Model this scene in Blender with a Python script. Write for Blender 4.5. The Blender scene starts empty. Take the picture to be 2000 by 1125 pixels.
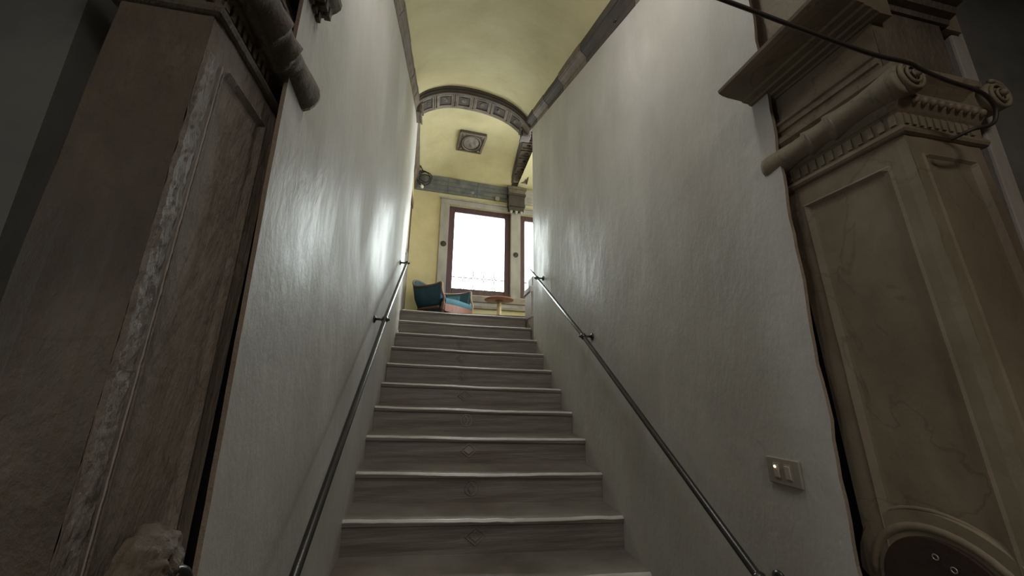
import bpy, bmesh, math, random
from mathutils import Vector, Matrix, noise
random.seed(7)
S = bpy.context.scene
COL = S.collection

# ------------------------------------------------------------------ camera, world, lights, exposure
EYE = 1.553
PITCH, YAW, ROLL, FPX = 0.2468, 0.2031, 0.0078, 722.0
fw = Vector((math.sin(YAW)*math.cos(PITCH), math.cos(YAW)*math.cos(PITCH), math.sin(PITCH)))
rt = Vector((math.cos(YAW), -math.sin(YAW), 0)); up = rt.cross(fw)
r2 = rt*math.cos(ROLL)+up*math.sin(ROLL); u2 = -rt*math.sin(ROLL)+up*math.cos(ROLL)
cd = bpy.data.cameras.new('camera'); cam = bpy.data.objects.new('camera', cd); COL.objects.link(cam)
cd.sensor_width = 36; cd.lens = FPX/2000*36; cd.clip_start = 0.02
M = Matrix.Identity(4)
for i in range(3):
    M[i][0] = r2[i]; M[i][1] = u2[i]; M[i][2] = -fw[i]
M[2][3] = EYE
cam.matrix_world = M
S.camera = cam

W = bpy.data.worlds.new('world'); S.world = W; W.use_nodes = True
wn = W.node_tree; wn.nodes.clear()
wo = wn.nodes.new('ShaderNodeOutputWorld'); wb = wn.nodes.new('ShaderNodeBackground')
wb.inputs['Color'].default_value = (0.95, 0.985, 1.0, 1); wb.inputs['Strength'].default_value = 10.0
wn.links.new(wb.outputs[0], wo.inputs[0])

def area(name, loc, rot, sx, sy, power, color, portal=False):
    l = bpy.data.lights.new(name, 'AREA'); l.shape = 'RECTANGLE'; l.size = sx; l.size_y = sy
    l.energy = power; l.color = color
    if portal: l.cycles.is_portal = True
    o = bpy.data.objects.new(name, l); COL.objects.link(o); o.location = loc; o.rotation_euler = rot
    return o
# portals guide the sky's light through the openings (they add no light of their own)
area('window_portal', (0.72, 6.78, 3.88), (math.radians(-90), 0, 0), 1.1, 1.6, 0, (1,1,1), True)
area('window_portal', (2.02, 6.88, 3.88), (math.radians(-90), 0, 0), 1.1, 1.6, 0, (1,1,1), True)
area('window_portal', (3.32, 6.98, 3.88), (math.radians(-90), 0, 0), 1.1, 1.6, 0, (1,1,1), True)
area('window_portal', (4.16, 5.55, 3.95), (0, math.radians(90), 0), 1.8, 1.3, 0, (1,1,1), True)
# added fill light for the lower hall, unseen behind the camera
area('hall_fill', (0.5, -1.6, 3.3), (0, 0, 0), 0.6, 0.6, 23, (1.0, 0.92, 0.80))
area('window_portal', (-3.32, 0.025, 1.775), (0, math.radians(-90), 0), 0.7, 0.4, 0, (1,1,1), True)
# added fill light for the stairwell, unseen high over the portal
area('stairwell_fill', (0.33, 0.98, 3.80), (math.radians(58), 0, 0), 0.6, 0.3, 9, (1.0, 0.965, 0.92))

S.view_settings.view_transform = 'Standard'; S.view_settings.look = 'None'
S.view_settings.gamma = 1; S.view_settings.use_curve_mapping = False
S.view_settings.exposure = 0.48
S.cycles.max_bounces = 12; S.cycles.diffuse_bounces = 8; S.cycles.transparent_max_bounces = 16
S.cycles.use_denoising = True; S.cycles.sample_clamp_indirect = 8

# ------------------------------------------------------------------ materials
def mat(name, base, rough=0.8, dark=None, light=None, scale=4.0, stretch=(1,1,1), bump=0.3, bscale=30.0,
        metal=0.0, spec=0.5, vein=None, bdist=0.01, big=None, bdetail=8, rvar=None):
    m = bpy.data.materials.new(name); m.use_nodes = True; nt = m.node_tree; N = nt.nodes; L = nt.links
    b = N['Principled BSDF']; b.inputs['Roughness'].default_value = rough; b.inputs['Metallic'].default_value = metal
    b.inputs['Specular IOR Level'].default_value = spec
    tc = N.new('ShaderNodeTexCoord'); mp = N.new('ShaderNodeMapping'); mp.inputs['Scale'].default_value = stretch
    geo = N.new('ShaderNodeNewGeometry')
    L.new(geo.outputs['Position'], mp.inputs['Vector'])
    n1 = N.new('ShaderNodeTexNoise'); n1.inputs['Scale'].default_value = scale; n1.inputs['Detail'].default_value = 8; n1.inputs['Roughness'].default_value = 0.6
    L.new(mp.outputs[0], n1.inputs['Vector'])
    cr = N.new('ShaderNodeValToRGB'); e = cr.color_ramp
    dark = dark or tuple(c*0.72 for c in base); light = light or tuple(min(1, c*1.2) for c in base)
    e.elements[0].position = 0.3; e.elements[0].color = (*dark, 1)
    e.elements[1].position = 0.72; e.elements[1].color = (*light, 1)
    k = e.elements.new(0.5); k.color = (*base, 1)
    L.new(n1.outputs['Fac'], cr.inputs['Fac']); col = cr.outputs['Color']
    if big:
        n3 = N.new('ShaderNodeTexNoise'); n3.inputs['Scale'].default_value = big[0]; n3.inputs['Detail'].default_value = 5
        L.new(mp.outputs[0], n3.inputs['Vector'])
        r3 = N.new('ShaderNodeMapRange'); r3.inputs['From Min'].default_value = big[2]; r3.inputs['From Max'].default_value = big[3]
        L.new(n3.outputs['Fac'], r3.inputs['Value'])
        mx = N.new('ShaderNodeMix'); mx.data_type = 'RGBA'; mx.inputs['B'].default_value = (*big[1], 1)
        L.new(r3.outputs[0], mx.inputs['Factor']); L.new(col, mx.inputs['A']); col = mx.outputs['Result']
    if vein:
        wv = N.new('ShaderNodeTexNoise'); wv.inputs['Scale'].default_value = vein[0]; wv.inputs['Detail'].default_value = 6; wv.inputs['Distortion'].default_value = 1.2
        L.new(mp.outputs[0], wv.inputs['Vector'])
        a = N.new('ShaderNodeMath'); a.operation = 'SUBTRACT'; a.inputs[1].default_value = 0.5; L.new(wv.outputs['Fac'], a.inputs[0])
        c = N.new('ShaderNodeMath'); c.operation = 'ABSOLUTE'; L.new(a.outputs[0], c.inputs[0])
        r = N.new('ShaderNodeMapRange'); r.inputs['From Min'].default_value = 0; r.inputs['From Max'].default_value = vein[2]; r.inputs['To Min'].default_value = vein[3]; r.inputs['To Max'].default_value = 0
        L.new(c.outputs[0], r.inputs['Value'])
        mx = N.new('ShaderNodeMix'); mx.data_type = 'RGBA'; mx.inputs['B'].default_value = (*vein[1], 1)
        L.new(r.outputs[0], mx.inputs['Factor']); L.new(col, mx.inputs['A']); col = mx.outputs['Result']
    L.new(col, b.inputs['Base Color'])
    if rvar:
        nr = N.new('ShaderNodeTexNoise'); nr.inputs['Scale'].default_value = rvar[0]; nr.inputs['Detail'].default_value = 6
        L.new(mp.outputs[0], nr.inputs['Vector'])
        mr_ = N.new('ShaderNodeMapRange'); mr_.inputs['From Min'].default_value = 0.38; mr_.inputs['From Max'].default_value = 0.62
        mr_.inputs['To Min'].default_value = rvar[1]; mr_.inputs['To Max'].default_value = rvar[2]
        L.new(nr.outputs['Fac'], mr_.inputs['Value']); L.new(mr_.outputs[0], b.inputs['Roughness'])
    n2 = N.new('ShaderNodeTexNoise'); n2.inputs['Scale'].default_value = bscale; n2.inputs['Detail'].default_value = bdetail; n2.inputs['Roughness'].default_value = 0.62
    L.new(mp.outputs[0], n2.inputs['Vector'])
    bp = N.new('ShaderNodeBump'); bp.inputs['Strength'].default_value = bump; bp.inputs['Distance'].default_value = bdist
    L.new(n2.outputs['Fac'], bp.inputs['Height']); L.new(bp.outputs[0], b.inputs['Normal'])
    return m

plaster = mat('grey_polished_plaster', (0.49,0.48,0.452), 0.46, (0.42,0.411,0.388), (0.56,0.549,0.516), 2.2, (1,1,0.5), 0.48, 8.0, spec=0.24, bdist=0.02, rvar=(1.6,0.40,0.66), big=(0.9,(0.40,0.375,0.33),0.5,0.75))
plaster_edge = mat('broken_plaster_edge', (0.30,0.24,0.18), 0.9, bump=0.8, bscale=40)
yellow = mat('yellow_plaster', (0.53,0.465,0.265), 0.85, (0.47,0.41,0.23), (0.58,0.515,0.305), 3.0, bump=0.35, bscale=14, bdist=0.01, big=(1.2,(0.53,0.44,0.24),0.55,0.9))
stair_stone = mat('stair_stone', (0.215,0.195,0.172), 0.45, (0.135,0.118,0.10), (0.285,0.262,0.232), 3.5, (0.6,1,9), 0.45, 14.0, spec=0.5, bdist=0.006, big=(3,(0.14,0.112,0.09),0.5,0.8))
worn_stone = mat('worn_pale_stone', (0.34,0.31,0.27), 0.55, bump=0.4, bscale=40)
edge_highlight = mat('polished_edge_highlight', (0.58,0.56,0.52), 0.30, bump=0.3, bscale=25, spec=1.0, bdist=0.003)  # pale base paints the window's highlight along the nosings
portal_stone = mat('aged_portal_stone', (0.21,0.168,0.112), 0.6, (0.16,0.125,0.082), (0.26,0.212,0.15), 6.0, (1,1,0.8), 0.35, 40.0, bdist=0.006, vein=(3.0,(0.10,0.08,0.055),0.010,0.5), big=(2.6,(0.14,0.106,0.068),0.5,0.75))
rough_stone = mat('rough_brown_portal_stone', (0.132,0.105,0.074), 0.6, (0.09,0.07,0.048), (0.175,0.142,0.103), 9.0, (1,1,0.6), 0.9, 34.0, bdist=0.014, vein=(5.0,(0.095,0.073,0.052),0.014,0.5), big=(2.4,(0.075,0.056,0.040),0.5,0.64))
inner_stone = mat('crackled_lit_portal_stone', (0.22,0.19,0.152), 0.6, (0.155,0.13,0.10), (0.29,0.255,0.21), 8.0, (1,1,0.4), 1.0, 26.0, bdist=0.016, vein=(5.0,(0.13,0.10,0.075),0.02,0.5), big=(2.0,(0.17,0.137,0.105),0.5,0.7))  # lighter than the front stone: light on this face put into its colour
chisel_stone = mat('lit_chiselled_stone', (0.24,0.21,0.175), 0.5, (0.10,0.08,0.062), (0.34,0.31,0.265), 26.0, (1,1,0.3), 1.0, 60.0, bdist=0.02)
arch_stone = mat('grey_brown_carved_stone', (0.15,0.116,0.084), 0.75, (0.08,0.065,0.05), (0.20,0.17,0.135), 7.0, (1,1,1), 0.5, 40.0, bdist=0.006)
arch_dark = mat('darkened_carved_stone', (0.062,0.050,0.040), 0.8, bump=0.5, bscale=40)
sill_m = mat('brown_grey_sill_stone', (0.25,0.21,0.175), 0.7, bump=0.3, bscale=30)
frame_stone = mat('pale_window_stone', (0.33,0.305,0.275), 0.75, (0.25,0.225,0.20), (0.39,0.365,0.33), 5.0, (1,1,0.4), 0.3, 30.0)
blue_stone = mat('slate_grey_cornice_stone', (0.13,0.135,0.13), 0.6, (0.08,0.085,0.085), (0.20,0.20,0.185), 6.0, bump=0.4, bscale=30)
dark_wood = mat('dark_timber', (0.10,0.06,0.04), 0.6, scale=6, stretch=(4,4,0.5))
red_wood = mat('dark_red_painted_wood', (0.070,0.030,0.034), 0.5, scale=6, stretch=(3,3,0.5), bump=0.15)
iron = mat('black_wrought_iron', (0.018,0.017,0.016), 0.27, (0.014,0.013,0.012), (0.035,0.033,0.03), 20, bump=0.25, bscale=60, metal=0.0, spec=0.8, bdist=0.003)
cable_m = mat('dark_rubber_cable', (0.028,0.020,0.016), 0.6, bump=0.1)
lead = mat('lead_came', (0.05,0.05,0.048), 0.5, bump=0.1)
gilt_lead = mat('yellowish_lead_came', (0.22,0.20,0.08), 0.5, bump=0.1)
teal = mat('teal_velvet', (0.018,0.070,0.110), 0.75, (0.012,0.050,0.080), (0.03,0.10,0.15), 6, bump=0.2, bscale=60)
teal_lit = mat('lit_teal_velvet', (0.07,0.20,0.26), 0.7, bump=0.2, bscale=60)  # paler copy of the velvet, with window light put into its colour
chair_wood = mat('carved_brown_wood', (0.16,0.075,0.045), 0.4, bump=0.3, bscale=40)
rail_wood = mat('grey_brown_worn_wood', (0.17,0.12,0.095), 0.4, bump=0.3, bscale=40)
relief_stone = mat('grey_relief_stone', (0.22,0.19,0.165), 0.7, bump=0.5, bscale=50)
chair_wood_pale = mat('worn_pale_wood_edge', (0.38,0.27,0.20), 0.4, bump=0.3, bscale=40)
table_wood = mat('red_brown_table_wood', (0.26,0.10,0.065), 0.4, scale=8, stretch=(1,6,1), bump=0.1)
pale_wood = mat('pale_yellow_wood', (0.58,0.46,0.24), 0.5, scale=8, stretch=(5,5,0.5), bump=0.1)
red_board = mat('dark_red_board', (0.030,0.014,0.010), 0.6, scale=7, bump=0.5, bscale=20)
plastic = mat('ivory_grey_plastic', (0.30,0.275,0.225), 0.35, (0.28,0.255,0.21), (0.32,0.29,0.24), 3, bump=0.02)
plastic2 = mat('ivory_rocker_plastic', (0.46,0.42,0.36), 0.3, (0.44,0.40,0.34), (0.48,0.44,0.38), 3, bump=0.02)
steel = mat('dull_zinc_ring', (0.45,0.43,0.40), 0.4, metal=0.8, bump=0.1)
hall_plaster = mat('lower_hall_plaster', (0.16,0.155,0.145), 0.85, bump=0.3, bscale=12)
void = mat('shaded_masonry_gap', (0.012,0.010,0.009), 0.95)  # near-black colour stands in for the shade inside the gaps
floor_m = mat('lower_hall_floor_stone', (0.15,0.12,0.09), 0.6, bump=0.3, bscale=10)
white_p = mat('white_porcelain', (0.7,0.7,0.66), 0.4, bump=0.02)
hall_fill_m = None
def glow(name, col, s):
    m = bpy.data.materials.new(name); m.use_nodes = True; b = m.node_tree.nodes['Principled BSDF']
    b.inputs['Base Color'].default_value = (*col, 1); b.inputs['Emission Color'].default_value = (*col, 1); b.inputs['Emission Strength'].default_value = s
    return m
neon = glow('orange_pilot_light', (1.0, 0.55, 0.30), 3.0)
def glass_mat():
    m = bpy.data.materials.new('leaded_window_glass'); m.use_nodes = True; nt = m.node_tree; N = nt.nodes; L = nt.links
    N.clear(); o = N.new('ShaderNodeOutputMaterial'); t = N.new('ShaderNodeBsdfTransparent'); g = N.new('ShaderNodeBsdfGlossy')
    t.inputs['Color'].default_value = (0.93,0.96,0.95,1); g.inputs['Roughness'].default_value = 0.05
    f = N.new('ShaderNodeFresnel'); f.inputs['IOR'].default_value = 1.45; mx = N.new('ShaderNodeMixShader')
    L.new(f.outputs[0], mx.inputs[0]); L.new(t.outputs[0], mx.inputs[1]); L.new(g.outputs[0], mx.inputs[2]); L.new(mx.outputs[0], o.inputs[0])
    return m
glass = glass_mat()

# ------------------------------------------------------------------ helpers
def link(name, me, m, parent=None):
    o = bpy.data.objects.new(name, me); COL.objects.link(o)
    if m is not None and len(me.materials) == 0: me.materials.append(m)
    if parent is not None: o.parent = parent
    return o
class MB:
    """collects shapes for ONE mesh"""
    def __init__(s): s.v = []; s.f = []; s.sm = []
    def add(s, v, f, smooth=False):
        n = len(s.v); s.v += [tuple(p) for p in v]; s.f += [tuple(i+n for i in q) for q in f]; s.sm += [smooth]*len(f); return s
    def box(s, a, b):
        x0,y0,z0 = a; x1,y1,z1 = b
        return s.add([(x0,y0,z0),(x1,y0,z0),(x1,y1,z0),(x0,y1,z0),(x0,y0,z1),(x1,y0,z1),(x1,y1,z1),(x0,y1,z1)],
                     [(0,3,2,1),(4,5,6,7),(0,1,5,4),(1,2,6,5),(2,3,7,6),(3,0,4,7)])
    def hexa(s, p8): return s.add(p8, [(0,3,2,1),(4,5,6,7),(0,1,5,4),(1,2,6,5),(2,3,7,6),(3,0,4,7)])
    def tube(s, pts, r, n=10, smooth=True, closed=False):
        pts = [Vector(p) for p in pts]; k = len(pts); rr = r if isinstance(r, (list, tuple)) else [r]*k
        vs = []; prev = None
        for i, p in enumerate(pts):
            if closed: t = pts[(i+1) % k]-pts[i-1]
            else: t = pts[min(i+1, k-1)]-pts[max(i-1, 0)]
            t.normalize()
            if prev is None:
                a = Vector((0,0,1)) if abs(t.z) < 0.9 else Vector((1,0,0))
                u = t.cross(a).normalized()
            else: u = (prev-t*prev.dot(t)).normalized()
            prev = u; w = t.cross(u)
            for j in range(n):
                an = 2*math.pi*j/n; vs.append(p+(u*math.cos(an)+w*math.sin(an))*rr[i])
        fs = []
        for i in range(k if closed else k-1):
            for j in range(n):
                a = i*n+j; b = i*n+(j+1) % n; c = ((i+1) % k)*n+(j+1) % n; d = ((i+1) % k)*n+j
                fs.append((a,b,c,d))
        if not closed: fs += [tuple(range(n-1,-1,-1)), tuple(range((k-1)*n, k*n))]
        return s.add(vs, fs, smooth)
    def lathe(s, prof, origin, axis, n=24, smooth=True):
        """prof: [(t along axis, radius)]"""
        o = Vector(origin); ax = Vector(axis).normalized()
        a = Vector((0,0,1)) if abs(ax.z) < 0.9 else Vector((1,0,0)); u = ax.cross(a).normalized(); w = ax.cross(u)
        vs = []; fs = []
        for t, r in prof:
            for j in range(n):
                an = 2*math.pi*j/n; vs.append(o+ax*t+(u*math.cos(an)+w*math.sin(an))*r)
        for i in range(len(prof)-1):
            for j in range(n): fs.append((i*n+j, i*n+(j+1) % n, (i+1)*n+(j+1) % n, (i+1)*n+j))
        fs += [tuple(range(n-1,-1,-1)), tuple(range((len(prof)-1)*n, len(prof)*n))]
        return s.add(vs, fs, smooth)
    def sweep(s, rings, closed_prof=True, smooth=False, caps=True):
        """rings: list of equally long point lists"""
        n = len(rings[0]); vs = [p for r in rings for p in r]; fs = []
        for i in range(len(rings)-1):
            for j in range(n if closed_prof else n-1): fs.append((i*n+j, i*n+(j+1) % n, (i+1)*n+(j+1) % n, (i+1)*n+j))
        if caps and closed_prof: fs += [tuple(range(n-1,-1,-1)), tuple(range((len(rings)-1)*n, len(rings)*n))]
        return s.add(vs, fs, smooth)
    def grid(s, fn, nu, nv, smooth=True):
        vs = [fn(i/nu, j/nv) for i in range(nu+1) for j in range(nv+1)]
        fs = [(i*(nv+1)+j, (i+1)*(nv+1)+j, (i+1)*(nv+1)+j+1, i*(nv+1)+j+1) for i in range(nu) for j in range(nv)]
        return s.add(vs, fs, smooth)
    def mesh(s, name):
        me = bpy.data.meshes.new(name); me.from_pydata(s.v, [], s.f)
        me.polygons.foreach_set('use_smooth', s.sm); me.update()
        bm = bmesh.new(); bm.from_mesh(me); bmesh.ops.remove_doubles(bm, verts=bm.verts, dist=1e-5); bmesh.ops.recalc_face_normals(bm, faces=bm.faces); bm.to_mesh(me); bm.free()
        return me
    def build(s, name, m, parent=None, bevel=0, seg=2):
        o = link(name, s.mesh(name), m, parent)
        if bevel:
            b = o.modifiers.new('bevel', 'BEVEL'); b.width = bevel; b.segments = seg; b.limit_method = 'ANGLE'; b.angle_limit = math.radians(40)
        return o
def bx(a, b): return MB().box(a, b)
def tag(o, label, cat, group=None):
    o['label'] = label; o['category'] = cat
    if group: o['group'] = group
    return o
def struct(o): o['kind'] = 'structure'; return o
def empty(name, loc, rz=0):
    o = bpy.data.objects.new(name, None); COL.objects.link(o); o.location = loc; o.rotation_euler = (0,0,rz); o.empty_display_size = 0.1; return o
def fbm(p, sc, o=4): return noise.fractal(Vector(p)*sc, 0.6, 2.0, o)
def interp(tab, x):
    if x <= tab[0][0]: return tab[0][1]
    for (a, va), (b, vb) in zip(tab, tab[1:]):
        if x <= b: return va+(vb-va)*(x-a)/(b-a)
    return tab[-1][1]

XL, XR = -0.4127, 1.1115
Y0, Z0, G, RI = 1.9888, 0.6879, 0.2588, 0.17
SK, TI = -0.0407, -0.0315
LAND = Z0+10*RI

# ------------------------------------------------------------------ the setting: stairwell walls
def moldR(y): return 4.832+0.392*(y-4.124)
def moldL(y): return moldR(y)+0.055
def stair_wall(name, x0, thick, yend, mold, seed, out):
    """thin plaster skin with a ragged near edge; out = +1 to the right, -1 to the left"""
    ya = 0.907
    ny, nz = 60, 70
    def edge(z):
        a = noise.noise(Vector((seed, 0, z*9)))*0.010 + noise.noise(Vector((seed, 3, z*35)))*0.006
        return ya + (a if out > 0 else a*0.25)
    def fend(z):
        if out > 0: return yend
        return interp([(2.3,4.30),(2.7,4.33),(3.0,4.48),(3.3,4.52),(3.9,4.66),(4.2,4.68)], z)
    def P(i, j, off):
        t = j/nz; u = i/ny
        zz0 = 0.0
        e = edge(t*3.4); y = e+(fend(t*4.8)-e)*u
        ztop = mold(y)+0.06 if y > 0.9 else 3.6
        z = zz0+(ztop-zz0)*t
        d = 0.0035*noise.noise(Vector((y*1.6, z*1.3, seed)))
        return (x0+out*(off)+d, y, z)
    m = MB()
    m.grid(lambda a, b: P(round(a*ny), round(b*nz), 0.0), ny, nz)
    o = m.build(name, plaster); struct(o)
    m = MB()
    rings = [[P(0, j, 0.0), P(0, j, thick)] for j in range(nz+1)]
    m.sweep(rings, closed_prof=False, caps=False)
    rings = [[P(ny, j, 0.0), P(ny, j, 0.12)] for j in range(nz+1)]
    m.sweep(rings, closed_prof=False, caps=False)
    m.grid(lambda a, b: P(round(a*ny), round(b*nz), thick), ny, nz)
    e = m.build('broken_plaster_edge', plaster_edge, o)
    return o
wl = stair_wall('wall_left', XL, 0.010, 4.60, moldL, 1.3, -1)
wr = stair_wall('wall_right', XR, 0.012, 4.13, moldR, 8.1, 1)

# old masonry behind the plaster skins (keeps the gaps black and the shell closed)
m = MB(); m.box((-0.62,1.25,-0.1),(-0.44,4.5,6.2)); struct(m.build('wall_left_masonry', void))
m = MB(); m.box((1.14,1.25,-0.1),(1.40,4.13,6.2)); struct(m.build('wall_right_masonry', void))
struct(bx((1.122,4.135,-0.1),(1.45,4.70,2.30)).build('wall_right_base', sill_m))
struct(bx((-0.62,4.24,-0.1),(-0.437,4.61,4.90)).build('wall_left_jamb', sill_m))

# ------------------------------------------------------------------ stair vault, mouldings
PROF = [(-0.46,5.02),(-0.42,5.08),(-0.38,5.13),(-0.313,5.196),(-0.22,5.25),(-0.122,5.297),(-0.02,5.328),(0.077,5.344),(0.2,5.35),(0.351,5.34),(0.5,5.320),(0.631,5.290),(0.74,5.255),(0.845,5.205),(0.93,5.150),(1.0,5.09),(1.05,5.03),(1.096,4.968),(1.15,4.90)]
def prof(x):
    return sum(interp(PROF, x+d) for d in (-0.05,-0.025,0,0.025,0.05))/5
def vaultz(x, y): return prof(x)+0.392*(y-4.2)+0.01
m = MB()
m.grid(lambda a, b: (-0.42+a*1.55, 0.6+b*3.62, vaultz(-0.42+a*1.55, 0.6+b*3.62)+0.006*noise.noise(Vector((a*5, b*9, 0)))), 40, 60)
m.grid(lambda a, b: (-0.42+a*1.55, 0.6+b*3.62, vaultz(-0.42+a*1.55, 0.6+b*3.62)+0.12), 20, 20)
m.build('ceiling_stair_vault', yellow)['kind'] = 'structure'

def moulding(name, side):
    x0 = XL if side < 0 else XR
    dep = 0.035 if side < 0 else 0.062
    fb = moldL if side < 0 else moldR
    sgn = -side      # towards the opening
    H = 0.215
    pr = [(-0.03,0.0),(0.004,0.0),(0.010,0.03),(0.004,0.05),(0.012,0.062),(0.5*dep,0.085),(0.8*dep,0.098),(0.84*dep,0.110),(dep,0.112),(dep,0.20),(dep-0.01,0.212),(-0.03,H+0.05)]
    root = empty(name, (x0, 0.6, fb(0.6))); struct(root)
    cuts = [0.6,1.62,2.35,2.9,3.42,3.88,4.24]
    for k in range(len(cuts)-1):
        a, b = cuts[k]+0.003, cuts[k+1]-0.003
        rings = []
        for t in range(7):
            y = a+(b-a)*t/6; j = 0.003*((k*7) % 3-1)
            rings.append([(x0+sgn*(p+ (j if p > 0 else 0)+0.002*noise.noise(Vector((y*6, z*30, k)))) , y, fb(y)+z-0.006) for p, z in pr])
        mm = MB(); mm.sweep(rings)
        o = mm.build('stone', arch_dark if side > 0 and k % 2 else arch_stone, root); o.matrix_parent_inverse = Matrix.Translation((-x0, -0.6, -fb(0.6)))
    return root
mr = moulding('trim_2', 1); ml = moulding('trim_1', -1)
# rusty hole with a pale rim high up in the right moulding
def local(o, root):
    o.matrix_parent_inverse = Matrix.Translation(-Vector(root.location)); return o
hy = 1.86; hz = moldR(hy)+0.055
m = MB(); m.lathe([(0,0.020),(0.010,0.022),(0.012,0.016),(0.004,0.014),(0.003,0.0)], (XR-0.002,hy,hz), (-1,0,0), 14)
local(m.build('iron_socket', iron, mr), mr)

# ------------------------------------------------------------------ coffered arch at the top of the stairs
arch = empty('coffered_arch', (0.35, 4.34, 5.2)); tag(arch, 'carved grey-brown stone arch with square coffers spanning the top of the stairs', 'arch')
def sof(x): return prof(x)-0.075
YA, YB = 4.20, 4.50
# arc-length parametrisation
xs = [-0.42+i*1.53/160 for i in range(161)]
def arch_ring(x, lo):  # section in y-z
    return lo
m = MB()   # vault-side dark archivolt (front mouldings)
rings = []
for x in [-0.42+i*1.53/60 for i in range(61)]:
    z = prof(x)
    rings.append([(x,YA+0.02,z+0.05),(x,YA-0.035,z+0.02),(x,YA-0.035,z-0.012),(x,YA-0.018,z-0.026),(x,YA-0.018,z-0.046),(x,YA-0.005,z-0.058),(x,YA,z-0.078),(x,YA+0.02,z-0.078)])
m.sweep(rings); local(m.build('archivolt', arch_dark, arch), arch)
m = MB(); rings = []
for x in [-0.42+i*1.53/60 for i in range(61)]:
    z = sof(x); rings.append([(x,YA+0.0,z+0.12),(x,YA+0.0,z+0.012),(x,YB,z+0.012),(x,YB,z+0.30)])
m.sweep(rings); local(m.build('arch_ring', arch_stone, arch), arch)
for yy in (YA+0.018, YB-0.022):
    m = MB(); rings = []
    for x in [-0.42+i*1.53/60 for i in range(61)]:
        z = sof(x); rings.append([(x,yy-0.018,z+0.013),(x,yy-0.018,z-0.002),(x,yy+0.018,z-0.002),(x,yy+0.018,z+0.013)])
    m.sweep(rings); local(m.build('border_rib', arch_stone, arch), arch)
def onarch(xc, hw, y0, y1, zlo, zhi, n=4):
    rings = []
    for i in range(n+1):
        x = xc-hw+2*hw*i/n; z = sof(x); rings.append([(x,y0,z+zhi),(x,y0,z+zlo),(x,y1,z+zlo),(x,y1,z+zhi)])
    return rings
cx = [-0.285,-0.045,0.205,0.455,0.695,0.93]
for i, x in enumerate(cx):
    hw = 0.097 if 0 < i < 5 else 0.088
    ya, yb = YA+0.040, YB-0.045
    m = MB()
    m.sweep(onarch(x-hw+0.008, 0.010, ya, yb, -0.004, 0.013)); m.sweep(onarch(x+hw-0.008, 0.010, ya, yb, -0.004, 0.013))
    m.sweep(onarch(x, hw, ya, ya+0.02, -0.004, 0.013)); m.sweep(onarch(x, hw, yb-0.02, yb, -0.004, 0.013))
    fr = local(m.build('coffer_frame', arch_stone, arch), arch)
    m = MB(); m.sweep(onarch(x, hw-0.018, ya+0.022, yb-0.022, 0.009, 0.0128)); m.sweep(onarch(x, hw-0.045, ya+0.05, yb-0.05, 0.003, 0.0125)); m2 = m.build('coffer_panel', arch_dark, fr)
    m = MB(); yc = (ya+yb)/2
    for k in range(6):
        a = k*math.pi/3; m.lathe([(0,0.0),(0.003,0.014),(0.008,0.012),(0.010,0.0)], (x+0.022*math.cos(a), yc+0.022*math.sin(a), sof(x)+0.008), (0,0,-1), 8)
    m.lathe([(0,0.012),(0.008,0.010),(0.013,0.0)], (x,yc,sof(x)+0.006), (0,0,-1), 8)
    m2 = m.build('rosette', arch_stone, fr)
for a, b in zip(cx, cx[1:]):
    xm = (a+b)/2; m = MB()
    m.sweep(onarch(xm-0.014, 0.007, YA+0.036, YB-0.04, -0.006, 0.013, 2)); m.sweep(onarch(xm+0.014, 0.007, YA+0.036, YB-0.04, -0.006, 0.013, 2))
    local(m.build('divider_rib', arch_stone, arch), arch)
# imposts under the arch ends
def impost(x0, x1, z0, z1, side):
    m = MB(); yb = YB-0.02
    ys_ = YA+(0.06 if side < 0 else 0.15)
    m.box((x0, ys_, z0), (x1, yb, z1))
    s = -side
    xi = x1 if side < 0 else x0
    for k in range(4):
        y = ys_+0.02+k*(yb-ys_-0.04)/4; m.box((min(xi, xi+s*0.012), y, z0+0.03), (max(xi, xi+s*0.012), y+0.02, z1-0.03))
    m.box((min(xi, xi+s*0.02), ys_-0.008, z0-0.012), (max(xi, xi+s*0.02), yb+0.01, z0+0.014))
    m.box((min(xi, xi+s*0.028), ys_-0.008, z1-0.03), (max(xi, xi+s*0.028), yb+0.01, z1))
    o = local(m.build('impost', arch_dark if side > 0 else arch_stone, arch, 0.004), arch); return o
impost(-0.47, -0.355, 4.93, 5.09, -1)
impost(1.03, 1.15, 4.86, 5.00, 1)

# ------------------------------------------------------------------ upper landing room
TH = 0.085
def wy(x): return 6.39+TH*(x-0.2)      # inner face of the window wall
FL = LAND-0.01
struct(MB().hexa([(-0.75,4.60,FL-0.25),(4.2,4.56,FL-0.25),(4.2,7.6,FL-0.25),(-0.75,7.6,FL-0.25),(-0.75,4.60,FL),(4.2,4.56,FL-0.03),(4.2,7.6,FL-0.03),(-0.75,7.6,FL)]).build('floor_upper', stair_stone))
# left wall of the landing room
struct(MB().hexa([(-0.80,4.5,2.1),(-0.455,4.5,2.1),(-0.54,6.6,2.1),(-0.80,6.6,2.1),(-0.80,4.5,5.6),(-0.455,4.5,5.6),(-0.54,6.6,5.6),(-0.80,6.6,5.6)]).build('wall_landing_left', yellow))
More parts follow.
